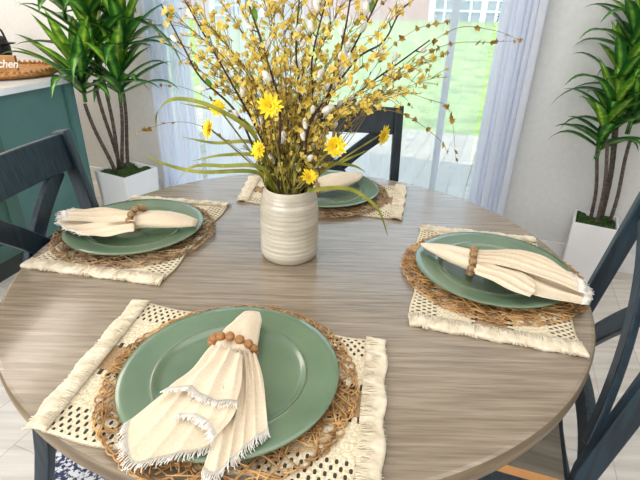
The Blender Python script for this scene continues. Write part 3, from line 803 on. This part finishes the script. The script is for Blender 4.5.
def ring_(c, axis, a_, b_, nb, r, m, key, z):
    axis = Vector((axis[0], axis[1], 0)).normalized(); s_ = Vector((-axis.y, axis.x, 0))
    o = thing('napkin_ring', (c.x, c.y, z-b_), 'ring of round wooden beads holding the cream napkin '+MLAB[key], 'napkin ring', 'wooden bead napkin rings')
    rnd = random.Random(nb)
    for k in range(nb):
        t = 2*PI*k/nb
        p = Vector((c.x, c.y, z))+s_*a_*math.cos(t)+Vector((0, 0, b_*math.sin(t)))+axis*rnd.uniform(-.0015, .0015)
        if k == 0:
            b0 = MB().ball((0, 0, 0), r, seg=14, rings=10).build('bead', m, o, local=True)
        bb = b0 if k == 0 else b0.copy()
        if k: COL.objects.link(bb); bb.parent = o
        bb.location = p-Vector(o['_w'])
    return o
def napkin(key, panels, lobes, loc):
    o = thing('napkin', loc, 'folded cream linen napkin with frayed white hem on the green plate '+MLAB[key], 'napkin', 'folded cream napkins')
    rnd = random.Random(len(key)); mbn, mbf = MB(), MB(); 
    for p in panels: panel(mbn, mbf, rnd=rnd, **p)
    for l in lobes: lobe(mbn, *l)
    mbn.build('cloth', 'linen', o); mbf.build('fringe', 'linen_fringe', o)
    return o
ZP = .788
napkin('front', [
  dict(top=[(232, 350), (256, 353)], right=[(256, 353), (263, 378), (266, 405), (268, 430)], hem=[(203, 468), (214, 474), (228, 463), (250, 444), (268, 430)], left=[(232, 350), (226, 400), (203, 468)], z0=.812, z1=.788, pleat=.004, npl=1.5, ph=1),
  dict(top=[(211, 349), (236, 352)], left=[(211, 349), (188, 372), (160, 396), (128, 420)], hem=[(128, 420), (126, 444), (134, 464), (160, 459), (187, 453), (214, 446)], right=[(236, 352), (230, 400), (214, 446)], z0=.812, z1=.791, pleat=.003, npl=1.5, ph=2),
  dict(top=[(205, 385), (238, 390)], left=[(205, 385), (192, 400), (178, 414)], hem=[(178, 414), (195, 415), (208, 424), (216, 438)], right=[(238, 390), (236, 410), (216, 438)], z0=.814, z1=.805, pleat=.0015, npl=1, ph=.5, fringe=.009),
  dict(top=[(212, 345), (242, 353)], left=[(212, 345), (192, 368), (166, 390)], hem=[(166, 390), (188, 387), (210, 400), (237, 403)], right=[(242, 353), (242, 378), (237, 403)], z0=.820, z1=.815, pleat=.003, npl=1, ph=0, fringe=.009)],
  [([(232, 356, .802), (240, 337, .803), (247, 324, .804), (252, 312, .800)], [.030, .033, .030, .025, .022, .014], [.014, .016, .017, .014, .008, .003])], (-.14, .5, .775))
c = at(233, 347, .802); ring_(c, (.28, 1), .036, .0175, 13, .0076, 'bead', 'front', .8035)
napkin('right', [
  dict(top=[(476, 251), (474, 270)], left=[(476, 251), (515, 251), (550, 262), (576, 278)], hem=[(576, 278), (586, 289), (583, 305)], right=[(474, 270), (505, 283), (545, 297), (583, 305)], z0=.812, z1=.794, pleat=.005, npl=1.5, ph=1),
  dict(top=[(478, 258), (475, 272)], left=[(478, 258), (508, 266), (534, 280)], hem=[(534, 280), (536, 290), (530, 297)], right=[(475, 272), (503, 285), (530, 297)], z0=.818, z1=.806, pleat=.004, npl=1, ph=0, fringe=0),
  dict(top=[(476, 250), (476, 262)], left=[(476, 250), (512, 249), (544, 256), (566, 270)], hem=[(566, 270), (578, 282), (580, 292)], right=[(476, 262), (515, 268), (552, 281), (580, 292)], z0=.822, z1=.806, pleat=.005, npl=1.5, ph=2)],
  [([(484, 264, .806), (462, 257, .806), (442, 250, .802), (421, 244, .796)], [.030, .033, .030, .026, .018, .004], [.016, .018, .017, .014, .009, .003])], (.37, .86, .775))
c = at(472, 261, .808); ring_(c, (-.96, .30), .033, .022, 10, .0086, 'bead_dark', 'right', .808)
napkin('left', [
  dict(top=[(136, 212), (134, 230)], left=[(136, 212), (105, 213), (74, 208)], hem=[(74, 208), (60, 214), (64, 228), (88, 236)], right=[(134, 230), (110, 235), (88, 236)], z0=.812, z1=.796, pleat=.005, npl=1.5, ph=1),
  dict(top=[(136, 211), (135, 222)], left=[(136, 211), (108, 208), (80, 210)], hem=[(80, 210), (68, 212), (66, 220)], right=[(135, 222), (105, 222), (66, 220)], z0=.822, z1=.806, pleat=.005, npl=1, ph=2)],
  [([(128, 222, .806), (150, 219, .808), (174, 220, .804), (197, 223, .798)], [.028, .030, .036, .036, .030, .016], [.015, .018, .018, .016, .012, .006])], (-.45, 1.02, .775))
c = at(138, 220, .808); ring_(c, (.95, -.25), .034, .024, 11, .0088, 'bead_dark', 'left', .813)
napkin('far', [
  dict(top=[(306, 183), (308, 193)], left=[(306, 183), (290, 186), (272, 190)], hem=[(272, 190), (268, 197), (276, 202)], right=[(308, 193), (292, 199), (276, 202)], z0=.808, z1=.796, pleat=.004, npl=1, ph=1)],
  [([(304, 189, .806), (322, 185, .808), (342, 179, .808), (360, 174, .802)], [.026, .030, .040, .046, .038, .014], [.014, .018, .020, .020, .014, .006])], (.02, 1.33, .775))
c = at(314, 186, .808); ring_(c, (.93, .37), .034, .020, 13, .0080, 'bead_dark', 'far', .808)

# ------------------------------------------------------------------ vase
VC = Vector((-.070, .966, TZ))
vase = thing('ceramic_vase', tuple(VC), 'cream ribbed stoneware vase holding the bouquet at the table centre', 'vase')
pr = [(.001, 0), (.056, 0), (.0615, .004), (.0645, .012)]
VK = 1.015
for i in range(1, 46):
    z = .012+.146*i/45; t = z/.17
    r = .0645+.001*math.sin(t*3.1) - max(0, t-.72)**1.6*.075 - .0035*t
    r += .0006*math.sin(i*1.9)+.0004*math.sin(i*3.7)
    pr.append((r*VK, z))
pr += [(.0525, .163), (.0515, .166), (.0495, .165), (.050, .158), (.054, .13), (.056, .05), (.05, .01), (.001, .008)]
MB().lathe(pr, 72, VC).build('body', 'vase', vase)

# ------------------------------------------------------------------ bouquet
VT = VC+Vector((0, 0, .155)); brnd = random.Random(21)
def vstart(tip):                            # where a stem leaves the vase: lean towards its tip, root opposite at the bottom
    d = tip-VT; d.z = 0; L = min(.038, d.length*.14+.004)
    d = d.normalized() if d.length > 1e-6 else Vector((1, 0, 0))
    jit = Vector((brnd.uniform(-.01, .01), brnd.uniform(-.01, .01), 0))
    rim = VT+d*L+jit; root = VC+Vector((0, 0, .03))-d*.02
    return root, rim
def rand_rot(): return Euler((brnd.uniform(0, 6.28), brnd.uniform(0, 6.28), brnd.uniform(0, 6.28))).to_matrix()
def petal_cluster(mb, c, r, n_=5):
    R = rand_rot()
    for k in range(n_):
        a = 2*PI*k/n_+brnd.uniform(-.2, .2); d = R @ Vector((math.cos(a), math.sin(a), .35)); up = R @ Vector((0, 0, 1))
        L = r*brnd.uniform(.8, 1.2)
        mb.blade([c, c+d*L*.55+up*L*.1, c+d*L+up*L*.05], [r*.2, r*.46, r*.1], up=up, fold=.2)
def spray(pts, label, dens=1.0, start=.35, r=.008, stemm='stem_wire', blm='mustard', branchlets=True):
    root, rim = vstart(pts[-1])
    C = spline([root, rim]+pts, 9)
    o = thing('blossom_spray', tuple(root), label, 'flower', 'mustard blossom sprays in the vase')
    n_ = len(C); st = MB(); st.tube(C, [(.0014 if branchlets else .0010)*(1-.6*i/n_) for i in range(n_)], 5)
    bl = MB(); L = sum((b-a).length for a, b in zip(C, C[1:]))
    cnt = int(L*95*dens)
    for k in range(cnt):
        f = start+(1-start)*brnd.random()**.9; f = min(f, 1)
        p = along(C, f)
        if branchlets and brnd.random() < .75:
            t = (along(C, min(1, f+.03))-p); t = t.normalized() if t.length > 1e-5 else Vector((0, 0, 1))
            q = p+(t*1.0+rand_rot() @ Vector((0, 0, .8))).normalized()*brnd.uniform(.012, .045)
            st.tube([p, (p+q)/2+Vector((0, 0, .002)), q], .0006, 3)
        else: q = p
        petal_cluster(bl, q, r*brnd.uniform(.7, 1.25), brnd.choice((4, 5)))
    petal_cluster(bl, C[-1], r*.8, 4)
    st.build('stem', stemm, o); bl.build('blossoms', blm, o)
    return o
L1 = {'left': 'thin stem of small mustard-yellow blossoms leaning left out of the vase', 'middle': 'thin upright stem of small mustard-yellow blossoms above the middle of the vase', 'right': 'thin stem of small mustard-yellow blossoms leaning right out of the vase'}
yd = lambda: VC.y+brnd.uniform(-.16, .22)
tips = [(170, 10), (184, 2), (176, 40), (200, 12), (212, -12), (226, -25), (205, 45), (238, -18), (222, 40), (246, 15), (258, -28), (240, 60), (268, 0), (262, 45), (280, -25), (292, 5), (284, 50),
        (305, -20), (316, 15), (306, 60), (328, -22), (340, 8), (352, -20), (360, 35), (372, 0), (384, 48), (330, 70), (398, 12), (394, 75), (408, 92), (380, 100), (225, 90), (212, 70), (250, 95), (190, 65), (270, 90), (345, 60), (425, 62), (440, 75), (300, 100)]
for (tx_, ty_) in tips:
    y = yd(); tip = aty(tx_, ty_, y)
    b = VT.lerp(tip, .5); b.z += .035+.02*brnd.random(); b.x = VT.x+(tip.x-VT.x)*.40
    sd_ = 'left' if tx_ < 248 else 'middle' if tx_ < 330 else 'right'
    spray([b, tip], L1[sd_], dens=1.1, start=.34, r=.0068)['group'] = 'mustard blossom stems, %s' % sd_
# outlying wiry arcs with sparse buds
arcs = [[(345, 140), (390, 85), (440, 47), (490, 42), (515, 41)], [(350, 130), (400, 70), (452, 30), (492, 30), (520, 40)], [(340, 135), (390, 95), (430, 100), (450, 112), (456, 160)],
        [(335, 140), (370, 112), (405, 115), (440, 140), (447, 152)], [(345, 120), (380, 60), (415, 30), (450, 22)], [(350, 140), (385, 88), (420, 66), (448, 52)],
        [(265, 140), (220, 105), (185, 88), (160, 85)], [(262, 130), (200, 70), (165, 40), (150, 22)], [(250, 160), (210, 130), (175, 122), (135, 133)], [(255, 120), (215, 50), (190, 5), (170, -20)],
        [(300, 120), (330, 60), (372, 15), (395, -10)], [(345, 125), (375, 92), (402, 96), (412, 108)]]
arc_labels = ['lower of the two wiry budded stems reaching furthest right toward the curtain',
  'upper of the two wiry budded stems reaching furthest right toward the curtain',
  'wiry stem drooping outermost at the right of the bouquet before the lawn',
  'wiry stem drooping to the right just inside the outermost drooping one',
  'wiry budded stem rising straight up right toward the far house windows',
  'wiry stem slanting right between the drooping stems and the furthest-reaching pair',
  'wiry stem curving left above the hanging strap leaf, near the plant leaves',
  'wiry stem reaching the upper left beside the leftmost dark twig',
  'lowest wiry stem at the left, reaching over the left planter',
  'wiry stem rising steeply to the top left edge of the bouquet',
  'wiry stem rising to the top right behind the crooked dark twig',
  'short wiry stem ending just above the far chair top rail']
for i, a in enumerate(arcs):
    y0 = VC.y+brnd.uniform(-.08, .1)
    pts = [aty(px, py, y0-.01*k) for k, (px, py) in enumerate(a)]
    spray(pts, arc_labels[i], dens=.2, start=.5, r=.0058, blm='bud', branchlets=False)['group'] = 'wiry arching stems in the vase'

def twig(a, y0, label, ncat, cat_sz=.0092, leafs=2):
    pts = [aty(px, py, y0+.006*k) for k, (px, py) in enumerate(a)]
    root, rim = vstart(pts[-1]); C = spline([root, rim]+pts, 7)
    o = thing('willow_branch', tuple(root), label, 'branch', None)
    n_ = len(C); mb = MB(); mb.tube(C, [.0032*(1-.6*i/n_) for i in range(n_)], 6)
    base = None
    for k in range(ncat):
        f = .32+.66*(k+brnd.random()*.6)/ncat; p = along(C, min(f, 1)); t = (along(C, min(1, f+.04))-along(C, max(0, f-.04))).normalized()
        sd = (rand_rot() @ Vector((1, 0, 0))); sd = (sd-t*sd.dot(t)).normalized()
        q = p+sd*.010+t*.008; mb.tube([p, q], .0012, 4)
        d = (t+sd*.6).normalized(); R = d.to_track_quat('Z', 'Y').to_matrix()
        if base is None:
            base = MB().ball((0, 0, 0), cat_sz, sc=(.62, .62, 1.25), seg=10, rings=8).build('catkin', 'catkin', o, local=True); cc = base
        else: cc = base.copy(); COL.objects.link(cc); cc.parent = o
        cc.location = q+d*cat_sz-Vector(o['_w']); cc.rotation_euler = R.to_euler(); s_ = brnd.uniform(.75, 1.2); cc.scale = (s_, s_, s_)
    for k in range(leafs):
        lf = MB()
        p = along(C, brnd.uniform(.55, .95)); d = (rand_rot() @ Vector((1, 0, 0))+Vector((0, 0, .8))).normalized(); L = brnd.uniform(.022, .034)
        lf.blade([p, p+d*L*.35, p+d*L*.7, p+d*L], [.001, .006, .005, .0005], fold=.2); lf.build('leaf', 'small_leaf', o)
    mb.build('stem', 'branch', o)
    return o
tw = [([(280, 112), (265, 54), (246, -4)], -.06, 'thick dark twig running up left of centre in the bouquet', 6),
      ([(262, 140), (232, 84), (206, 38), (182, -5)], .0, 'dark twig leaning up left through the mustard blossoms', 5),
      ([(240, 118), (201, 78), (184, 48), (161, 4)], -.03, 'leftmost dark twig of the bouquet, reaching toward the left plant', 4),
      ([(318, 120), (354, 62), (383, 42), (400, 12), (418, -4)], .02, 'dark crooked twig reaching to the upper right with grey catkins', 9),
      ([(312, 110), (312, 60), (326, 0)], -.02, 'upright dark twig with white catkins just right of the bouquet centre', 11),
      ([(322, 120), (342, 70), (372, 12), (385, -20)], .05, 'dark twig with white catkins slanting up right, left of the crooked one', 11),
      ([(300, 110), (296, 50), (300, -10)], .06, 'slim dark twig with silver catkins straight above the vase', 9),
      ([(330, 125), (362, 90), (400, 62), (430, 40)], .08, 'low dark twig with pale catkins over the far chair', 9),
      ([(308, 130), (330, 90), (345, 30), (352, -15)], -.06, 'dark twig with large white catkins in front, right of the vase axis', 12)]
for a, dy, lab, nc in tw: twig(a, VC.y+dy, lab, nc)

def daisy(px, py, y, r, face, lab):
    c = aty(px, py, y); root, rim = vstart(c); f = Vector(face).normalized()
    o = thing('yellow_daisy', tuple(root), lab, 'flower', None)
    md = rim.lerp(c, .55)-f*.01
    MB().tube(spline([root, rim, md, c-f*.004], 6), .0019, 6).build('stem', 'stem_olive', o)
    R = f.to_track_quat('Z', 'Y').to_matrix(); pm = MB()
    for ringk, (n_, rr_, lift) in enumerate(((13, 1.0, .12), (11, .78, .42), (7, .5, .8))):
        for k in range(n_):
            a = 2*PI*(k+.5*ringk)/n_+brnd.uniform(-.1, .1); L = r*rr_*brnd.uniform(.88, 1.1)
            d = R @ Vector((math.cos(a), math.sin(a), lift)).normalized(); up = R @ Vector((0, 0, 1))
            pm.blade([c, c+d*L*.4, c+d*L*.75, c+d*L], [r*.06, r*.15, r*.14, r*.03], up=up, fold=.25)
    pm.build('petals', 'daisy', o)
    MB().ball(c+f*.002, r*.2, R=R, sc=(1, 1, .7), seg=10, rings=6).build('flower_heart', 'daisy_heart', o)
    return o
daisy(335, 146, .84, .022, (.2, -1, .15), 'bright yellow daisy just above the vase rim on the right')
daisy(383, 135, .90, .021, (.75, -.6, -.1), 'yellow daisy at far right of the bouquet in front of the dark chair back')
daisy(309, 177, .86, .018, (.4, -.6, .8), 'lowest yellow daisy, resting at the vase rim beside the beads')
daisy(270, 106, .84, .023, (.1, -1, .2), 'large yellow daisy at the middle of the bouquet, left of the thick twig')
daisy(209, 129, .93, .022, (-.8, -.6, .3), 'leftmost yellow daisy above the drooping strap leaves')
daisy(218, 108, .97, .019, (-.2, -.9, .4), 'yellow daisy tucked just above the leftmost one')
daisy(259, 150, .90, .019, (-.6, -.8, .4), 'yellow daisy low at left above the vase rim')

def strap(pxs, y0, wd, lab, dy=0):
    pts = [aty(px, py, y0+dy*k) for k, (px, py) in enumerate(pxs)]
    root, rim = vstart(pts[-1]); C = spline([root, rim]+pts, 7); n_ = len(C)
    mb = MB(); ws = [wd*(.5+.5*min(1, i/n_*2.5))*(1-(i/(n_-1))**4)+.0003 for i in range(n_)]
    ov = MB(); ov.blade(C, ws, fold=.3, side=(.6, .4, .8))
    o = ov.build('strap_leaf', 'grass_leaf', loc=tuple(root))
    tag(o, lab, 'leaf', None); return o
sl_ = [([(262, 168), (225, 166), (190, 168), (169, 195)], -.06, 'long strap leaf arching left and drooping over the left placemat'),
       ([(262, 158), (225, 155), (192, 161)], .0, 'short strap leaf pointing left above the table edge'),
       ([(255, 172), (200, 172), (162, 163), (144, 153)], -.02, 'strap leaf stretching furthest left toward the planter'),
       ([(258, 145), (215, 143), (182, 137)], .02, 'strap leaf pointing left below the leftmost daisy'),
       ([(256, 138), (215, 108), (176, 99), (158, 112), (156, 130)], -.03, 'strap leaf arching over and hanging down at the upper left'),
       ([(252, 130), (220, 112), (180, 103)], .03, 'strap leaf under the hanging one at the upper left'),
       ([(310, 190), (349, 189), (377, 208), (388, 236)], -.10, 'strap leaf drooping right over the table, past the far plate'),
       ([(318, 172), (345, 160), (368, 150)], .0, 'strap leaf rising right toward the far chair'),
       ([(315, 165), (350, 165), (366, 172)], .05, 'short curled strap leaf at the right above the far napkin')]
for a, dy, lab in sl_: strap(a, VC.y+dy, .0042, lab)
# leafy green filler stems near the rim
for k in range(38):
    a = brnd.uniform(0, 2*PI); tilt = brnd.uniform(.25, 1.0); L = brnd.uniform(.07, .15)
    d = Vector((math.cos(a)*tilt, math.sin(a)*tilt, 1)).normalized(); tip = VT+d*L
    root, rim = vstart(tip); C = spline([root, rim, rim.lerp(tip, .6)+Vector((0, 0, .01)), tip], 5)
    mb = MB(); mb.tube(C, .0015, 5)
    for j in range(9):
        p = along(C, .45+.55*j/9); dd = (rand_rot() @ Vector((1, 0, 0))+d*.7).normalized(); l_ = brnd.uniform(.018, .036)
        mb.blade([p, p+dd*l_*.4, p+dd*l_*.75+Vector((0, 0, -.004)), p+dd*l_+Vector((0, 0, -.009))], [.001, .0026, .002, .0003], fold=.2)
    o = mb.build('filler_sprig', 'stem_olive', loc=tuple(root)); tag(o, 'short olive-green leafy sprig among the stems at the vase rim', 'sprig', 'olive sprigs at the vase rim')
for o in bpy.data.objects:
    if '_w' in o: del o['_w']
